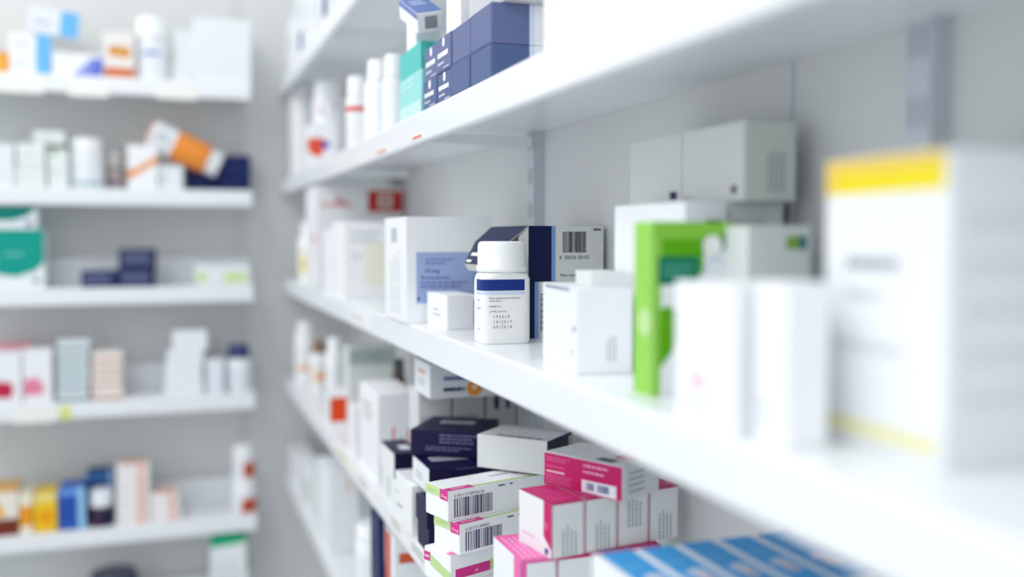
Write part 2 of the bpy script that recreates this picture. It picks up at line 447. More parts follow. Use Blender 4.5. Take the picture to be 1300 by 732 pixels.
# white cartons further back
x, y = .262, 1.555
carton('white carton with pale yellow patch, standing behind the blue-labelled large carton', x, y, ZM, 0, .072, .115, z_at(x, y, 281) - ZM, 'f1f2f3',
       {'F': [('p', [(.45, .2), (.98, .12), (.98, .75), (.5, .78)], 'ecead9'), ('l', .15, .72, .8, .9, 2, 'cdd3da'), ('l', .15, .5, .4, .6, 2, 'cfd5e0')]})
carton('plain white carton squeezed between pale-yellow-patched carton and the red-square carton', .262, 1.683, ZM, 0, .06, .085, .113, 'eef0f2', {'F': [('l', .2, .6, .8, .8, 2, 'd5d9de')]})
x, y = .252, 1.79; h = z_at(x, y, 236) - ZM
carton('tall white carton with red square and white emblem at the back of the shelf', x, y, ZM, 0, .162, .14, h, 'e9ebed',
       {'F': [('r', .58, .76, .985, .965, 'c0322c'), ('r', .70, .80, .86, .93, 'ddd6cf'), ('r', .745, .83, .815, .9, 'b9605a'), ('l', .05, .79, .42, .86, 1, 'd99a94'), ('p', [(.2, .83), (.33, .80), (.42, .81), (.27, .89), (.24, .93)], 'd5a0a4')],
        'L': [('c', .75, .50, .0125, 'e8492c')]})
bottle('white bottle with a yellow band at the far end of the middle shelf', .285, 2.12, ZM, .026, .13, .03, .02, label_col='ece7cf', dec=[('r', .2, .3, .6, .6, 'e2c65a')])
bottle('plain white jar standing behind the tall red-square carton', .30, 2.02, ZM, .03, .105, .025, .025, label_col='eef0f0')

# white carton with purple print
x, y = .2759, .6464; w, d = sizes(732, 689, 803, 420, -6, x, y); h = z_at(x, y, 366) - ZM
root = empty('medicine_carton', (x, y, ZM + EYE), (0, 0, math.radians(-6)))
carton_parts(root, w, d, h, 'eef1f3', {'L': [('c', .93, .52, .0022, '5a4a8c'), ('c', .86, .24, .0016, '8e84b4'), ('r', .1, .955, .8, .985, '8b82ab')],
                                       'F': [('l', .52, .15, .72, .5, 3, 'b9c1c9', 1)]}, flap=('F', 'f0f2f4'))
mb = MB(); sheet(mb, [(.012, .002, h + .0008), (w, .002, h + .0008), (w + .004, -.003, h + .010), (.02, -.004, h + .012)], .0006, card('e6eae9'), card('cfd5d5'))
o = mb.obj('lid_flap', root); o['label'] = 'raised white lid flap'
tag(root, 'white carton with purple print on its left side, between pill bottle and green carton', 'medicine box')
zz = ZM + h
carton('flat white carton lying on top of the purple-printed white carton', x + .020, y + .020, zz + .0001, -8, .024, .045, .011, 'e3e8e7', {})
# the two upper white boxes against the wall and the four below them
ZU = .0235
x, y = .36, .563; w, d = sizes(945, 866, 1011, 200, 0, x, y)
udec = {'L': [('c', .86, .15, .0032, '2b2456'), ('l', .03, .06, .22, .1, 1, '9aa0b4')], 'F': [('l', .42, .12, .8, .62, 4, '9ca1a4', 1)]}
carton('off-white box with dark round logo, nearer of the two topmost boxes against the wall', x, y, ZU, 0, w, d, .0535, 'd3d6d4', udec, group='off-white boxes on top of the wall-side stack', flap=('F', 'd0d4ce'))
y2 = y + d + .0012; w2, d2 = sizes(0, 800, 1011, 200, 0, x, y2)
carton('off-white box with small dark square logo, farther of the two topmost boxes against the wall', x, y2, ZU, 0, w, d2, .0535, 'd3d6d4', {'L': [('r', .80, .08, .93, .19, '1f1d48')]}, group='off-white boxes on top of the wall-side stack', flap=('F', 'd0d4ce'))
x, y = .3245, .578; w, d = sizes(868, 780, 934, 280, 0, x, y)
carton('bright white tall carton under the wall-side boxes, behind the green carton', x, y, ZM, 0, .033, d, ZU - ZM - .0001, 'eef1f4', {'F': [('r', .5, .83, .85, .9, '2f3336')]}, group='tall cartons under the off-white boxes')
carton('tall off-white carton under the wall-side boxes, tight against the wall', .3605, .580, ZM, 0, .0425, .155, ZU - ZM - .0001, 'dde0dd', {'F': [('l', .1, .7, .8, .95, 2, 'cdd2d0')]}, group='tall cartons under the off-white boxes')
# green carton
x, y = .283, .543; w, d = sizes(830, 806, 930, 400, 0, x, y); h = z_at(x, y, 281) - ZM
LG = '8fd14a'; G = '5fae12'
carton('bright green and white carton with dark teal panel on the middle shelf', x, y, ZM, 0, w, d, h, WHITE,
       {'L': [('r', 0, 0, 1, 1, '97d556'), ('c', .6, .42, .009, 'bfe39b')],
        'F': [('r', 0, .0, .1, 1, '97d556'), ('r', .1, .7, .62, 1, G), ('r', 0, .9, 1, 1, '8ccf47'), ('r', .06, .64, .56, .80, '0d7a5c'), ('l', .12, .68, .5, .77, 2, '5fae9a'),
              ('p', [(.62, .82), (1, .98), (1, .9), (.8, .8)], '2c7d56'), ('c', .78, .70, .010, 'c8cfe0'), ('c', .78, .70, .0085, 'e9ecf2'), ('c', .73, .86, .007, 'f3f5f3'),
              ('p', [(.08, .50), (.2, .52), (.28, .48), (.3, .36), (.24, .26), (.08, .16)], G)]}, flap=('L', '97d556'))
carton('off-white carton with green and blue logo behind the two plain foreground cartons', .334, .517, ZM, 0, .046, .045, z_at(.334, .517, 286) - ZM, 'e2e7e6',
       {'F': [('r', .60, .86, .80, .94, '8fb84e'), ('r', .80, .86, .93, .94, '3f7d8a'), ('l', .05, .52, .95, .60, 1, '6d7480')]})
x, y = .263, .417; w = .045
carton('plain white carton with faint pink print in front of the green carton', x, y, ZM, 0, w, .0615, .076, 'f4f6f8',
       {'L': [('p', [(.3, .28), (.5, .25), (.52, .34), (.34, .38)], 'eecfe0'), ('l', .2, .12, .7, .2, 1, 'dfe3ee')]}, flap=('F', 'f4f6f8'))
carton('plain white carton wedged beside the yellow-banded carton', .2695, .383, ZM, 0, .0230, .027, .0785, 'f3f5f8', {'L': [('l', .1, .1, .6, .3, 2, 'dfe3ea')]}, flap=('F', 'f3f5f8'))
# yellow banded carton, nearest of all
x, y = .308, .326; w, d = sizes(1195, 1047, 1400, 380, 0, x, y); h = z_at(x, y, 187) - ZM
carton('tall white carton with yellow top band, nearest carton on the middle shelf', x, y, ZM, 0, .098, d, h, 'eff2f5',
       {'L': [('r', 0, .875, .97, .995, 'f3df25'), ('r', 0, .875, .10, .995, 'f0cf5c'), ('r', 0, .95, .97, .995, 'efcf62'), ('l', .2, .60, .8, .68, 1, 'a3a8b2'), ('l', .2, .5, .6, .56, 1, 'd2d7de'), ('l', .1, .33, .8, .38, 1, 'd5dae0'), ('r', .05, .045, .95, .095, 'f0ecb8')],
        'F': [('l', .1, .15, .9, .85, 5, 'e3e7ec')]}, flap=('F', 'eceff3'))

# ------------------------------------------------------------------ upper shelf, right wall
ZT = RZ['upper']
SL = '53648f'; SLT_HAZED = '656f98'  # flare haze put into the carton colour, navy lightened to slate
ys = [.80, .862, .925, .98]
names = ['nearest', 'second', 'third', 'farthest']
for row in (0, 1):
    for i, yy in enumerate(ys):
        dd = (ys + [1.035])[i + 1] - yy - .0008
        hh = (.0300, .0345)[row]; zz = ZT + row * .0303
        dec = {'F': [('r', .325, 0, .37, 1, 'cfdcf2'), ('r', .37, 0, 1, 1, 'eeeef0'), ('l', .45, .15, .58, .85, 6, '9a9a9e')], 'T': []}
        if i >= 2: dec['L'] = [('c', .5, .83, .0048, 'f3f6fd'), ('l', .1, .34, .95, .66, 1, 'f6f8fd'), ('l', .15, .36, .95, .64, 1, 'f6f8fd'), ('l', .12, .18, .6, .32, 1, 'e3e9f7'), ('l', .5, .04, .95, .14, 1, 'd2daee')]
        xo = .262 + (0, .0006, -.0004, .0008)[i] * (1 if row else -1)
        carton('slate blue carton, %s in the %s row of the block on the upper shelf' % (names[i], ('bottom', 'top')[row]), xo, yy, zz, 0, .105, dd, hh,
               SL if row == 0 else SLT_HAZED, dec, group='slate blue cartons on the upper shelf', flap=('L', SL if row == 0 else SLT_HAZED) if i < 3 else None)
zt = ZT + .0650
carton('white carton standing on top of the slate blue block', .265, .905, zt, 0, .05, .05, .06, 'f4f5f8', {})
carton('grey-bottomed white carton lying on the near end of the slate blue block', .272, .79, zt, 4, .075, .09, .03, 'c9cbd0', {'F': [('r', 0, .4, 1, 1, 'eceef2')]})
# teal carton and the tilted one on it
x = .262; y = 1.045; w, d = sizes(0, 508, 0, 100, 0, x, y)
h = z_at(x, y + .03, 58) - ZT
carton('turquoise and white carton standing behind the slate blue block', x, y, ZT, 0, .07, d, h, '9adfdc', {'L': [('r', 0, .62, 1, 1, '52c4bd'), ('l', .1, .42, .8, .6, 2, 'c9f1ee'), ('r', 0, 0, 1, .2, 'c7ecea')], 'F': [('r', 0, .62, 1, 1, '52c4bd')]}, flap=('L', '9adfdc'))
q = on(526, 47, 1, 1.03); zte = ZT + h
carton('tiny white carton perched on the turquoise carton behind the tilted blue and white one', .266, 1.085, zte + .0002, 8, .03, .03, .032, WHITE, {})
carton('small white and blue carton tilted on top of the turquoise carton', max(q[0], .255), 1.032, zte + .004, 0, .030, .060, .0215, WHITE,
       {'T': [('r', .02, .02, .98, .98, '6b82bb'), ('l', .2, .5, .8, .8, 2, 'cdd8f0')], 'F': [('r', .28, .2, .76, .82, 'aeb0b2'), ('l', .3, .22, .75, .8, 5, '77797c')], 'L': [('r', 0, .7, 1, 1, '7286bd')]}, rot=(math.radians(27), math.radians(-12), math.radians(2)))
# bottles going back
def ub(label, pxl, pxr, ptop, X, capf=.85, **k):
    d_ = X * 1314 / ((pxl + pxr) / 2 - 215); y = (d_ - .33 * X) / .942; r = (pxr - pxl) / 2 * d_ / F
    hh = z_at(X, y, ptop) - ZT
    bottle(label, X, y, ZT, r, hh, .03, r * capf, **k)
ub('tall plain white bottle tucked just behind the turquoise carton', 487, 517, 70, .285)
ub('tall plain white bottle second behind the turquoise carton', 464, 502, 77, .289, .8)
ub('white bottle with thin red stripe below its cap on the upper shelf', 441, 471, 98, .287, .9, label_col='f4f5f6', lab=(.1, .9), dec=[('r', 0, .76, 1, .87, 'dd4a2c')])
ub('big white jar with purple and pink round logo, far on the upper shelf', 399, 441, 104, .32, .9, label_col='f2f3f6', lab=(.3, .95), dec=[('c', .36, .80, .020, 'ea5f78'), ('c', .44, .80, .017, '2f27a0')])
ub('white bottle behind the round-logo jar, farthest on the upper shelf', 370, 399, 107, .30, .95)
x = .259; y = (x * 1314 / (394 - 215) - .33 * x) / .942; h = z_at(x, y, 158) - ZT
carton('white carton with red and violet logo on the edge of the upper shelf', x, y - .01, ZT, 0, .05, .06, h, 'f3f4f7', {'F': [('p', [(.0, .35), (.0, .68), (.55, .68), (.5, .3), (.2, .22)], 'e8573f'), ('c', .6, .52, .008, '5a45b8')], 'L': [('r', .4, .35, 1, .65, 'e8664f')]})
for i, (a, b) in enumerate(((-.02, 'low white carton lying between the red-logo carton and the thin-striped bottle'),)):
    carton(b, .262, 1.46, ZT, 0, .05, .06, .05, 'f1f3f4', {})
# washed bright carton beside the block
yb = (.262 * 1314 / (850 - 215) - .33 * .262) / .942; yf = (.262 * 1314 / (690 - 215) - .33 * .262) / .942
carton('big bright white carton with small orange mark, nearest on the upper shelf', .262, yb, ZT, 0, .11, yf - yb, .11, 'f7f8fa',
       {'L': [('c', .12, .45, .004, 'f3bf9c'), ('r', .05, .3, .25, .36, 'e2ebf5'), ('r', .58, .58, .64, .68, 'c8cddb')]}, flap=('F', 'f7f8fa'))

# ------------------------------------------------------------------ top shelf
ZTT = RZ['top']
for i, (y, dd, h, mk) in enumerate(((1.5, .12, .12, '4b4f8c'), (1.66, .14, .13, '4a4a86'), (1.84, .12, .1, None), (1.98, .16, .14, '505a94'), (2.16, .13, .11, None))):
    dec = {'L': [('r', .3, .08, .7, .35, mk), ('l', .1, .5, .9, .8, 2, 'c5cad6')] if mk else [('l', .1, .4, .9, .7, 2, 'd5d9de')]}
    lab = ('white carton with navy mark, nearest on the topmost right shelf', 'taller white carton with navy mark, second on the topmost right shelf', 'short plain white carton in the middle of the topmost right shelf',
           'tallest white carton with blue-grey mark on the topmost right shelf', 'plain white carton farthest back on the topmost right shelf')[i]
    carton(lab, .262, y, ZTT, 0, .09, dd, h, 'eceef1', dec, group='white cartons on the topmost right shelf')

# ------------------------------------------------------------------ lower shelf, right wall
ZL = RZ['lower']
def bc_dec(flip):
    D = {'F': [('b', .06, .10, .44, .72, '3f4467'), ('t', .06, .76, .0042, '6 001115 089900 28' if not flip else '6 001115 089902', '4b4e60'), ('l', .50, .84, .58, .95, 1, '33363c'), ('l', .62, .84, .66, .95, 1, '33363c')],
         'T': [('r', 0, 0, .26, .22, 'd6368d'), ('l', .05, .05, .22, .17, 1, 'f4c3de'), ('r', .26, .02, 1, .13, GRN), ('l', .55, .55, .75, .65, 1, '5c6277'), ('r', .8, .5, .9, .6, 'd6368d')],
         'L': [('r', 0, .70, .64, 1, 'c5df9d'), ('l', .1, .78, .55, .9, 1, 'b1ce86'), ('r', .66, .66, 1, 1, 'd6368d'), ('r', .66, .72, .98, .94, 'd6368d'), ('t', .70, .74, .0046, '10 mg', 'fbe3f0')]}
    return D
hb = .0305
specs = [(.2502, .8931, 22, 'white carton with green and pink stripe, bottom of the barcode stack'),
         (.2580, .8890, 20, 'white barcode carton with green and pink corner, middle of the barcode stack'),
         (.2497, .9003, 16, 'white barcode carton with green and pink corner, topmost of the barcode stack')]
for i, (x, y, yaw, lab) in enumerate(specs):
    if i == 0:
        dec = {'L': [('r', .0, .55, .25, .85, 'd6368d'), ('l', .03, .62, .22, .78, 1, 'f7c9e2'), ('p', [(.25, .45), (1, .10), (1, .42), (.25, .80)], GRN)],
               'F': [('r', .05, .18, .42, .5, 'd6368d'), ('t', .25, .25, .0045, '10', 'fbe3f0'), ('r', .42, .2, .56, .55, GRN)], 'T': [('r', 0, 0, .1, .2, 'e87fb6')]}
    else: dec = bc_dec(i == 1)
    carton(lab, x, y, ZL + i * hb, yaw, .118, .0425, hb - .0002, 'f2f4f6', dec, group='green and pink striped cartons in the barcode stack', flap=('L', 'f2f4f6') if i == 0 else None)
# navy pair left of the stack
carton('navy carton on the shelf behind the barcode stack, under the other small navy one', .2535, .990, ZL, 0, .08, .05, .0275, DNAVY, {}, group='two navy cartons peeping behind the barcode stack')
carton('navy carton peeping out left of the barcode stack, stacked on another navy one', .2515, .990, ZL + .0276, 0, .08, .05, .0275, DNAVY, {}, group='two navy cartons peeping behind the barcode stack')
# white box under the navy boxes and the navy box on it
zP = ZL + .0565
carton('white carton with a dark slit on its side beneath the silver-labelled navy cartons', .252, 1.062, ZL, 0, .10, .082, .0565, 'eef1f2',
       {'L': [('l', .1, .3, .5, .38, 1, '3b4048'), ('r', .0, .55, .2, .6, 'c6cccb')], 'T': []})
def silver(u0, v0, u1, v1): return [('r', u0, v0, u1, v1, 'b4b7c2'), ('l', u0 + .03, v0 + .03, u1 - .05, v1 - .03, 3, '7e8290')]
x, y = .2605, 1.0126
carton('navy carton with white end and silver label, under the tilted text-covered navy carton', x, y, zP + .0002, 0, .098, .076, .0295, DNAVY,
       {'L': [('r', .02, .04, .99, .97, 'e9edf1'), ('l', .2, .25, .7, .6, 3, 'a8acb8')], 'T': silver(.12, .45, .62, .72), 'F': [('l', .3, .9, .7, .98, 1, '5a5a86')]}, flap=('L', 'e9edf1'), group='navy cartons on the lower shelf')
zQ = zP + .0297
a = -33
carton('navy carton with rows of pale print on its front, turned askew behind the white-sided one', .2566, 1.0845, zQ + .0002, a, .083, .084, .0305, DNAVY,
       {'F': [('l', .42, .5, .98, .9, 3, '6f6b98'), ('l', .22, .22, .9, .42, 2, '6f6b98')], 'T': silver(.25, .5, .75, .72)}, group='navy cartons on the lower shelf', flap=('F', DNAVY))
# small navy one on the left edge with white side, on a white carton
carton('small white carton on the shelf edge under the small navy one', .2575, 1.166, ZL, 0, .032, .08, .04, 'edf0f0', {'L': [('r', .3, .2, .6, .8, 'd2d8d6')]})
carton('small navy carton with white side on the shelf edge, left of the navy pile', .2555, 1.1655, ZL + .0401, 0, .0325, .083, .031, DNAVY,
       {'L': [('r', .0, .02, 1, .98, 'e9edee')], 'T': [('r', .4, .25, .8, .55, 'd6d9e2')]}, group='navy cartons on the lower shelf')
# white and navy box, rotated
z5 = -.243; t5 = -.208
N = on(697, 560, 2, t5); Lc = on(603, 551, 2, t5); Rc = on(733, 547, 2, t5)
yaw5 = 43
carton('white-sided carton with navy end lying slantwise over the barcode stack, by the wall', N[0] - .002, N[1], z5, yaw5, .060, .082, t5 - z5, 'dcdfdf',
       {'F': [('r', 0, 0, 1, 1, '1b2147'), ('r', .2, .15, .85, .85, '23262f'), ('r', .86, .1, .98, .9, 'b9b6a8')], 'T': [('l', .05, .1, .2, .9, 1, '6e737c', 1), ('r', .82, 0, 1, 1, 'c4c8c8')]}, flap=('F', '1b2147'))
# long white box with orange/blue print and the row under it
x, y = .2833, 1.0936
carton('long white box with blue lettering and orange ring and stripes under the middle shelf', x, y + .004, -.1898, 0, .108, .075, .041, 'd5d8dc',
       {'F': [('r', .15, .52, .44, .64, '6a7aa8'), ('l', .15, .15, .42, .38, 1, '26345f'), ('l', .16, .17, .42, .36, 1, '26345f'), ('r', .47, .30, .98, .46, 'cf5f34'), ('p', [(.45, .68), (.52, .68), (.78, .45), (.7, .42)], 'd0683c'), ('c', .50, .27, .0095, 'e39a3c'), ('c', .50, .30, .0035, 'f0d0b0')],
        'L': [('l', .25, .6, .8, .8, 1, 'd99f86'), ('l', .25, .3, .8, .5, 2, 'b4b9c4')]}, flap=('L', 'e4e8ea'))
for i, (pa, pb, lab) in enumerate(((531, 573, 'upright pale grey carton below the orange-printed box, leftmost of its row of three'),
                                   (576, 615, 'upright pale grey carton below the orange-printed box, middle of its row of three'),
                                   (618, 655, 'upright pale grey carton with dark marks, right end of the row under the orange-printed box'))):
    y = 1.172; x0 = on(pa, 515, 1, y)[0]; x1 = on(pb, 515, 1, y)[0]
    carton(lab, x0, y, ZL, 0, x1 - x0, .05, -.19 - ZL, 'd6dadb', {'F': [('r', .25, .80, .42, .93, '3c4560'), ('r', .65, .8, .8, .93, '4a5170')] if i == 2 else [('l', .1, .7, .9, .8, 1, 'b4bac0')]}, group='upright cartons under the orange-printed box')
carton('dark grey slim carton against the wall right of the upright pale cartons', on(657, 515, 1, 1.172)[0] + .0006, 1.172, ZL, 0, .010, .05, -.195 - ZL, '3a3f47', {})
# tall rounded white box and neighbours
x, y = .265, 1.31; w, d = sizes(480, 457, 530, 540, 0, x, y)
carton('tall white carton with thin red and blue upright lettering at its foot', x, y, ZL, 0, w, d, z_at(x, y, 501) - ZL, 'eef0f2',
       {'F': [('l', .32, .35, .46, .62, 1, 'd9553c', 1), ('l', .52, .35, .62, .58, 1, '7f95a8', 1), ('l', .7, .35, .84, .68, 1, 'd9553c', 1)], 'L': [('l', .2, .6, .8, .85, 3, 'c9b9b8')], 'T': [('r', .3, .25, .7, .7, '8f959b')]}, flap=('T', WHITE))
x = .262; y = (x * 1314 / (418 - 215) - .33 * x) / .942; w, d = sizes(418, 0, 456, 540, 0, x, y)
carton('white carton with a vivid orange-red panel on the lower shelf', x, y, ZL, 0, w, .05, z_at(x, y, 497) - ZL, 'eceef0', {'F': [('p', [(0, .18), (0, .82), (1, .86), (1, .5), (.72, .45), (.72, .18)], 'e04a1c')], 'L': [('r', .8, .2, 1, .8, 'dc5a34')]})
carton('white carton behind the tall red-and-blue lettered one, on the shelf edge', .262, 1.475, ZL, 0, .06, .06, .075, 'edeff1', {})
y = 1.68; x0 = on(443, 460, 1, y)[0]; x1 = on(503, 460, 1, y)[0]
carton('pale box with grey-green band at the back of the lower shelf', x0, y, ZL, 0, min(x1, .413) - x0, .06, z_at(x0, y, 441) - ZL, 'd9dcda', {'F': [('r', 0, .78, 1, .98, 'aeb9b4'), ('l', .05, .82, .95, .94, 2, '8fa39c')]})
def lb(label, px, pw, ptop, X, **k):
    d_ = X * 1314 / (px - 215); y = (d_ - .33 * X) / .942; r = pw / 2 * d_ / F
    bottle(label, X, y, ZL, r, z_at(X, y, ptop) - ZL, .026, r * .8, **k)
lb('brown bottle with orange label standing near the wall behind the tall lettered carton', 505, 18, 455, .338, body='6b4638', cap='4a4a48', label_col='b9694a')
lb('white bottle with pale orange band, second from the far end of the lower shelf', 403, 22, 432, .30, label_col='efe9e2', cap='8a6a50', dec=[('r', .3, .35, .8, .6, 'e59a66')])
lb('tall white bottle on the lower shelf left of the grey-green-banded box', 424, 24, 428, .295, label_col='eceff0')
lb('white bottle with peach band at the far end of the lower shelf', 386, 26, 408, .29, label_col='eef0f0', dec=[('r', .2, .25, .75, .42, 'edb48f')])

# magenta cartons: a lower row, four upright, one lying on top
zb = -.255
mdecF = [('r', 0, 0, .05, 1, MAG)]
def mag(F_, qr_low=False, L=False, light=False):
    c = PINK if light else MAG
    D = {'T': [('r', 0, 0, 1, 1, c), ('l', .1, .08, .9, .95, 5, 'f7a9d3' if light else 'e0609c', 1)],
         'F': [('r', 0, .0, .17 if light else .03, 1, c), ('r', 0, .97, 1, 1, c)] + ([('l', .3, .35, .8, .95, 4, 'b3b7bd', 1)] if qr_low else [('l', .3, .03, .8, .6, 4, 'babdc3', 1)])}
    if L: D['L'] = [('p', [(.78, 1), (1, 1), (1, .16), (.78, .36)], c), ('r', .82, .05, .92, .16, '4b3a8c'), ('l', .1, .2, .6, .3, 1, 'f0d3e0'), ('l', .84, .5, .9, .68, 1, 'f3a6cc', 1)]
    return D
x0, y0 = .2560, .7110
zs = ZL
for i in range(4):
    lab = ('pink-topped white carton at the shelf edge, below and left of the upright magenta cartons',
           'magenta-topped carton of the lower row, second from the shelf edge', 'magenta-topped carton of the lower row, third from the shelf edge', 'magenta-topped carton of the lower row, next to the wall')[i]
    carton(lab, x0 + i * .0312, y0, zs, 0, .0305, .068, zb - zs, 'eff2f4', mag(0, i == 2, i == 0, i == 0), group='lower row of magenta cartons', flap=('F', 'eff2f4'))
a = 9; ca, sa = math.cos(math.radians(a)), math.sin(math.radians(a))
lab = ('upright magenta and white carton at the shelf side, leftmost of the row of four', 'upright magenta and white carton, second from the left of the row of four',
       'upright white carton with small print near its top, third of the four', 'upright magenta-topped white carton next to the wall, rightmost of the row of four')
for i in range(4):
    q = i * .0315
    carton(lab[i], .2800 + q * ca, .7060 + q * sa, zb + .0002, a, .0306, .053, .0445, 'e9ecec', mag(0, i == 2, i == 0), group='four upright magenta and white cartons', flap=('F', 'e9ecec'))
zt = zb + .0449
N = on(790, 637.5, 2, zt)
carton('magenta carton with barcode sticker lying askew on top of the four upright cartons', N[0], N[1], zt, 27, .050, .083, .0285, 'e0e3e3',
       {'L': [('r', .005, .02, .995, .97, 'c91d6c'), ('r', .50, .05, .93, .40, 'f0f1f6'), ('b', .56, .13, .66, .34, '5c6ba0'), ('b', .70, .13, .84, .34, '4a5a96'), ('l', .52, .74, .96, .90, 1, 'ef9cc4'), ('l', .52, .58, .9, .70, 1, 'f3b5d2'),
              ('l', .04, .74, .36, .9, 2, 'e06aa3'), ('l', .04, .56, .3, .64, 1, 'e06aa3'), ('l', .04, .40, .30, .50, 1, 'fbe6f1'), ('l', .04, .08, .42, .38, 4, 'de6aa2')],
        'F': [('l', .15, .15, .6, .85, 4, 'b0b4b9'), ], 'T': [('r', .42, .05, .80, .30, 'c23a5c'), ('r', .1, .18, .3, .38, '4a5264'), ('r', .82, .03, .95, .1, '4a4e55')]}, flap=('F', 'dfe2e2'))
# blue cartons in front
pxs = [(692, 738), (742, 784), (788, 828), (832, 866), (869, 906)]
xx = .2575
for i in range(5):
    lab = ('sky blue carton with white side, leftmost in the row before the magenta cartons', 'sky blue carton second from the left of the front row', 'sky blue carton in the middle of the front row',
           'sky blue carton second from the wall in the front row', 'sky blue carton touching the wall, right end of the front row')[i]
    carton(lab, xx + i * .0300, .485, ZL, 0, .0292, .0925, .129, 'eef2f5',
           {'T': [('r', .17, 0, 1, 1, '359fdf'), ('c', .62, .42, .0065, 'dcdbe6'), ('c', .66, .30, .006, 'd6c9d4'), ('l', .3, .62, .8, .7, 1, '7dc0e6')], 'L': [('l', .2, .5, .8, .9, 2, 'd8e2ea')]}, group='sky blue cartons in the front row', flap=('F', 'eef2f5'))

# ------------------------------------------------------------------ bottom shelf, right wall
ZB = RZ['bottom']
def bb(label, px_c, px_l, px_r, ptop, X, dec={}, base='eceff1', h=None, **k):
    y = (X * 1314 / (px_c - 215) - .33 * X) / .942
    w, d = sizes(px_c, px_l, px_r, 600, 0, X, y)
    h = min(h or 1, z_at(X, y, ptop) - ZB, .19)
    carton(label, X, y, ZB, 0, w, d, h, base, dec, **k)
bb('tall white carton with red edge on the bottom shelf right of the navy carton', 498, 489, 560, 640, .262, {'L': [('r', .0, 0, .6, 1, 'd5614c')], 'F': [('r', .1, .83, .8, .9, 'd05a3c'), ('l', .2, .3, .8, .7, 3, 'cfd4d8')]})
bb('dark navy tall carton on the bottom shelf', 478, 470, 488, 640, .262, {}, '1d2e5a')
bb('white carton on the bottom shelf at its far end', 372, 362, 400, 580, .262, {'F': [('l', .2, .3, .8, .7, 3, 'd5dadd')]})
bb('white carton with grey-green stripe on the bottom shelf', 392, 384, 420, 600, .262, {'L': [('r', .2, .2, .7, .7, 'c0ccc8')]})
bb('plain white tall carton in the middle of the bottom shelf', 415, 404, 455, 600, .262, {'F': [('r', .55, .75, .75, .9, 'ecd9d4')]})
y = 1.335
bottle('white round tub with wide lid at the edge of the bottom shelf', .298, 1.34, ZB, .034, .112, .022, .035, label_col='eef0f1')
bottle('white round tub behind the wide-lidded one on the bottom shelf', .298, 1.50, ZB, .032, .125, .022, .031, label_col='e9ecee')

# ------------------------------------------------------------------ far wall shelves
Y0 = 2.314
def fc(label, k, pa, pb, ptop, dep=.08, base=WHITE, dec={}, z=None, y=Y0, yaw=0, pbot=None, **kw):
    zz = LZ[k] + .0003 if z is None else z
    pm = (ptop + py_of(0, y, zz)) / 2
    x0 = on(pa, pm, 1, y)[0]; x1 = on(pb, pm, 1, y)[0]
    h = z_at((x0 + x1) / 2, y, ptop) - zz
    o = carton(label, x0, y, zz, yaw, x1 - x0, dep, h, base, dec, **kw)
    return zz + h + .0002
def fb(label, k, pa, pb, ptop, z=None, y=None, capf=.85, cap_h=.03, **kw):
    y = y or 2.355; zz = LZ[k] + .0003 if z is None else z
    pm = ptop + 30; x0 = on(pa, pm, 1, y)[0]; x1 = on(pb, pm, 1, y)[0]; r = (x1 - x0) / 2
    h = z_at((x0 + x1) / 2, y, ptop) - zz
    bottle(label, (x0 + x1) / 2, y, zz, r, h, cap_h, r * capf, **kw); return zz + h + .0002
# highest shelf
fc('orange carton at the left end of the highest far shelf', 0, -18, 11, 66, base='f0a02c', dec={'F': [('r', .5, .3, .8, .7, 'f6b95c')]})
bl = {'F': [('r', .64, 0, 1, 1, '6fbdf0'), ('l', .12, .3, .5, .6, 1, 'b9bfd0')]}
g = 'white and light blue cartons stacked on the highest far shelf'
z = fc('white and light blue carton, bottom of the stack on the highest far shelf', 0, 12, 64, 67, dec=bl, group=g)
z = fc('white and light blue carton, middle of the stack on the highest far shelf', 0, 11, 65, 42, dec=bl, z=z, group=g)
x0 = on(34, 30, 1, Y0)[0]
carton('white and light blue carton lying tilted on the light blue stack', x0, Y0 - .004, z + .002, 0, .098, .08, .054, 'e9ecf2', bl, group=g, rot=(0, math.radians(5), math.radians(3)))
fc('flat white carton with violet-blue shading on the highest far shelf', 0, 66, 130, 68, dec={'F': [('p', [(.35, 0), (1, 0), (1, .9), (.75, .8), (.55, .3)], '8f9ae0'), ('p', [(.7, .05), (1, .05), (1, .8), (.85, .7)], '6878d2'), ]})
fc('white carton with orange print and orange foot band on the highest far shelf', 0, 131, 171, 40, .05, 'eeeae6', {'F': [('r', .03, .03, .97, .22, 'd4691c'), ('c', .35, .58, .012, 'e2a04a'), ('c', .68, .56, .013, 'e2a04a'), ('l', .2, .45, .85, .72, 2, 'd99038')], 'T': [('r', 0, 0, 1, 1, 'dcae86')]})
fb('large white bottle with small blue mark on the highest far shelf', 0, 171, 213, 24, label_col='eef0f6', lab=(.05, .95), dec=[('r', .34, .60, .66, .68, '1a62b8')], cap_h=.045, capf=.95)
carton('slim white carton leaning beside the large white bottle on the highest far shelf', on(217, 70, 1, 2.33)[0], 2.33, LZ[0] + .0008, 0, .046, .05, .118, 'e3e8e9', {'F': [('r', .0, .05, .06, .6, 'a9c3b8')]}, rot=(0, math.radians(5), 0))
fc('largest white carton, right end of the highest far shelf', 0, 246, 318, 24, .1, 'eaedf0', {'L': [('l', .3, .2, .6, .7, 1, '8f9c96', 1)], 'T': []}, )
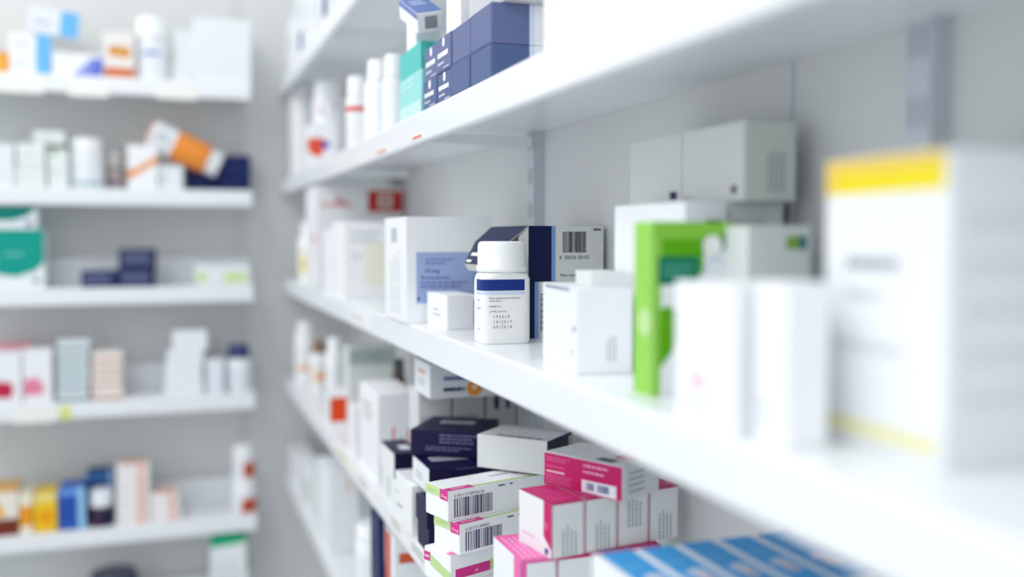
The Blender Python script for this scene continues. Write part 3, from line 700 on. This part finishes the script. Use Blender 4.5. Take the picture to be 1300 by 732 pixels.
# second shelf
z = fc('plain white carton at the left end of the second far shelf', 1, -20, 18, 182, .08, 'e9eef0', {'F': [('l', .1, .2, .9, .25, 1, 'c8d0d0')]})
for i, (t_, nm) in enumerate(((212, 'bottom'), (182, 'middle'))):
    z = fc('greenish-white flat carton, %s of the three-high stack on the second far shelf' % nm, 1, 20 + i, 58 - i, t_, .08, 'e9efec', {'F': [('r', 0, 0, 1, .05, 'c3cfc8'), ('l', .1, .4, .8, .6, 1, 'd3dcd6')]}, z=None if i == 0 else z, group='flat greenish-white cartons on the second far shelf')
fc('greenish-white flat carton topping the three-high stack on the second far shelf', 1, 42, 82, 166, .08, 'e3eae6', {'F': [('l', .1, .3, .8, .6, 1, 'cfdad2')]}, z=z, group='flat greenish-white cartons on the second far shelf')
fc('white carton with green speck between the flat stack and the wide white jar', 1, 61, 86, 190, .08, 'e9efed', {'F': [('r', .1, .86, .5, .95, '8db27e'), ('l', .1, .3, .8, .5, 2, 'd3dbd8')]})
fb('wide white jar with teal stripe near its foot on the second far shelf', 1, 88, 132, 176, label_col='edf1f4', lab=(.03, .85), dec=[('r', .3, .08, .8, .17, '6a9db0')], cap_h=.03, capf=.98)
fb('brownish-grey small bottle between the teal-striped jar and the orange-striped carton', 1, 134, 158, 194, body='a09a98', cap='c9c4c2', label_col='b3a4a0', y=2.38, dec=[('r', .2, .1, .6, .4, '6d6480')])
fc('white carton with diagonal orange stripe on the second far shelf', 1, 162, 200, 184, .04, WHITE, {'F': [('p', [(0, .22), (.25, .3), (1, .62), (1, .78), (.3, .48), (0, .42)], 'f09a4c')]})
zs_ = fc('small white carton with grey mark beneath the tilted orange bottle', 1, 203, 232, 210, .05, 'eaeef2', {'F': [('l', .1, .3, .3, .8, 1, '9aa0ac', 1)]})
g = 'navy cartons on the second far shelf'
nvd = {'F': [('r', 0, 0, 1, .04, '2f4a90'), ('l', .2, .3, .8, .5, 1, '31508f')]}
fc('flat navy carton under the white cap of the tilted orange bottle', 1, 236, 272, 214, .06, '1c2a66', nvd, group=g, y=2.382)
z = fc('navy carton, lower of the two at the right end of the second far shelf', 1, 274, 318, 219, .06, '1a2861', nvd, group=g, y=2.382)
fc('navy carton, upper of the two at the right end of the second far shelf', 1, 276, 318, 197, .06, '1a2861', nvd, z=z, group=g, y=2.382)
c = on(235, 190, 1, 2.345)
A = math.radians(115)
rr = .034; Lg = .165
ax = Vector((math.sin(A), 0, math.cos(A)))
base = Vector(c) - ax * Lg / 2
bottle('orange pill bottle with white label and cap, lying tilted over the second far shelf', base[0], base[1], base[2], rr, Lg, .028, rr * .9, body='ef8f2e', label_col='e9ecf0', lab=(.02, .42),
       dec=[('l', .4, .2, .6, .8, 2, '8f97ac')], rot=(0, A, 0))
# third shelf
TL = '0f9c8e'
tdec = {'F': [('p', [(0, .25), (0, 1), (1, 1), (1, .45), (.82, .3), (.4, .2)], TL), ('l', .2, .55, .7, .62, 1, '8fd6cb'), ('r', .75, .1, .9, .18, '8a93b4')]}
z = fc('large teal and white carton, lower of two on the third far shelf', 2, -6, 56, 291, .1, 'eef3f4', tdec, group='teal and white cartons on the third far shelf')
fc('teal and white carton, upper of two and nearly touching the shelf above', 2, -30, 47, 262, .09, 'e4ecef', {'F': [('p', [(0, .35), (0, 1), (1, 1), (.85, .6), (.6, .38)], '0a8379'), ('r', .8, .15, .92, .35, '5c6488')]}, z=z, group='teal and white cartons on the third far shelf')
nd = {'F': [('l', .12, .2, .88, .85, 3, '8089ac')], 'T': []}
g = 'navy cartons on the third far shelf'
fc('flat dark navy carton lying left of the two stacked ones on the third far shelf', 2, 103, 147, 344, .07, '26305c', nd, group=g)
z = fc('dark navy carton, bottom of the pair on the third far shelf', 2, 149, 197, 341, .07, '1f2852', nd, group=g)
fc('dark navy carton, top of the pair on the third far shelf', 2, 151, 198, 316, .07, '1f2852', nd, z=z, group=g)
fc('low white carton with pale green squares at the right end of the third far shelf', 2, 247, 318, 336, .06, 'e9eef0', {'F': [('r', .03, .2, .22, .62, 'cfe6a4'), ('r', .52, .15, .92, .62, 'cfe8a0')]})
# fourth shelf
fc('pink carton behind the two red-logo cartons on the fourth far shelf', 3, -10, 40, 436, .04, 'f0a9b4', {}, y=2.385)
rd = {'F': [('p', [(0, .12), (.62, .12), (.72, .3), (.6, .42), (0, .45)], 'c22a48')]}
fc('white carton with dark red logo at the left end of the fourth far shelf', 3, -8, 27, 447, .055, 'f0f2f5', rd)
fc('white carton with rose pink logo, second on the fourth far shelf', 3, 29, 66, 443, .055, 'f0f2f5', {'F': [('p', [(0, .15), (.68, .15), (.72, .3), (.5, .48), (.05, .44)], 'e888a4')]})
z = None
for i in range(6):
    z = fc('pale blue flat box, %s of the six-high stack on the fourth far shelf' % ('bottom', 'second', 'third', 'fourth', 'fifth', 'topmost')[i], 3, 72 + (i % 2), 112 + (i % 3), 494 - i * 12.4, .07, 'dfe9ec',
           {'F': [('r', 0, 0, 1, .26, '6f8992'), ('l', .1, .4, .8, .7, 1, 'c3d3d8')]}, z=z, group='pale blue flat boxes stacked on the fourth far shelf')
z = None
for i in range(5):
    z = fc('peach-white flat box, %s of the five-high stack on the fourth far shelf' % ('bottom', 'second', 'third', 'fourth', 'topmost')[i], 3, 117 - (i % 2), 156 - (i % 3), 491 - i * 11.2, .07, 'f1e9e4',
           {'F': [('r', 0, 0, 1, .26, 'c58f76')]}, z=z, group='peach-white flat boxes stacked on the fourth far shelf')
z = None
for i, (pa, pb, pt_) in enumerate(((209, 258, 482), (210, 256, 463), (212, 258, 445), (219, 263, 420))):
    z = fc('bright white box, %s of the leaning four-high stack on the fourth far shelf' % ('bottom', 'second', 'third', 'topmost')[i], 3, pa, pb, pt_, .07, 'f0f3f8', {'F': [('l', .1, .4, .7, .6, 1, 'dde2ee')]}, z=z, group='bright white boxes on the fourth far shelf')
fc('small white carton between the leaning stack and the navy-capped bottle', 3, 262, 284, 456, .06, 'e9ecf3')
fb('white bottle with navy cap at the right end of the fourth far shelf', 3, 286, 320, 437, cap='27376b', label_col='e9ecf3', capf=.85, cap_h=.03, y=2.35)
# fifth shelf
fc('yellow and brown carton at the left end of the fifth far shelf', 4, -15, 23, 619, .08, 'efe9dc', {'F': [('r', 0, .0, 1, .35, '7a3326'), ('p', [(0, .4), (.6, .4), (.3, .75), (0, .7)], 'f0b020'), ('r', 0, .9, 1, 1, 'e0a860')], 'T': [('r', 0, 0, 1, 1, 'dfae6a')]})
fc('narrow amber and yellow carton, second on the fifth far shelf', 4, 25, 41, 627, .08, 'f3ecd5', {'F': [('r', 0, .2, 1, .7, 'ef9d1e')]})
fc('bright yellow carton with orange circle on the fifth far shelf', 4, 43, 72, 626, .08, 'f2c928', {'F': [('c', .5, .38, .016, 'f2a411'), ('r', 0, .8, 1, 1, 'f4de8c')]})
fc('royal blue carton with light blue edge on the fifth far shelf', 4, 74, 108, 619, .08, '2f5fb8', {'F': [('r', .74, 0, 1, 1, '9fd0f0'), ('l', .1, .2, .65, .75, 3, '1c3f96'), ('r', 0, .82, .74, 1, '6b9ae0')]})
fc('dark navy and blue carton at the back of the fifth far shelf', 4, 111, 144, 596, .04, '1d3a66', {'F': [('r', .0, .75, .8, .95, '3a70b0'), ('r', .85, 0, 1, 1, '9cc3e6')]}, y=2.385)
fb('dark small bottle with white cap in front of the navy and blue carton', 4, 113, 145, 620, body='2a2440', cap='eef0f5', label_col='2b2545', dec=[('r', .2, .3, .5, .6, '5a3048')], capf=.95, cap_h=.036, y=2.338)
def checks(n):
    return {'F': [('l', .08, .35, .55, .65, 1, 'dfe0e4')] + [('r', .62 + .12 * (j % 2), j / 6, .78 + .12 * (j % 2), (j + 1) / 6, 'f0a58e') for j in range(6)], 'T': [('r', .1, .1, .9, .9, 'efb8a4')]}
z = None
for i in range(4):
    z = fc('white box with salmon checks, %s of the four-high stack on the fifth far shelf' % ('bottom', 'second', 'third', 'topmost')[i], 4, 148, 189, 645 - i * 18.4, .07, 'f4f1f0', checks(i), z=z, group='white boxes with salmon checks')
z = None
for i in range(2):
    z = fc('white box with salmon checks, %s of the low two-high stack on the fifth far shelf' % ('lower', 'upper')[i], 4, 191, 229 - i * 3, 644 - i * 18, .07, 'f4f1f0', checks(i), z=z, group='white boxes with salmon checks')
z = fb('white jar with orange-brown label, lower of two stacked at the right end', 4, 294, 325, 604, label_col='eceff5', dec=[('r', .42, .0, 1, .75, 'c4502a')], capf=.96, cap_h=.026, y=2.35, lab=(.02, .8))
fb('white jar with orange-brown label, upper of two stacked at the right end', 4, 295, 323, 563, z=z, label_col='eceff5', dec=[('r', .48, .0, 1, .8, 'c4502a')], capf=.96, cap_h=.02, y=2.35, lab=(.02, .8))
# lowest shelf
fc('white carton with bright green top band on the lowest far shelf', 5, 268, 313, 679, .08, 'eef1f3', {'F': [('p', [(0, .86), (0, 1), (1, 1), (1, .9), (.5, .88)], '15b07c'), ('l', .1, .3, .9, .7, 4, 'd6dade')], 'T': [('r', 0, 0, 1, 1, '0f8f66')]})
fb('dark grey-lidded jar barely showing on the lowest far shelf', 5, 112, 178, 724, body='4a5068', cap='3a4058', label_col='555b74', capf=.97, cap_h=.03)
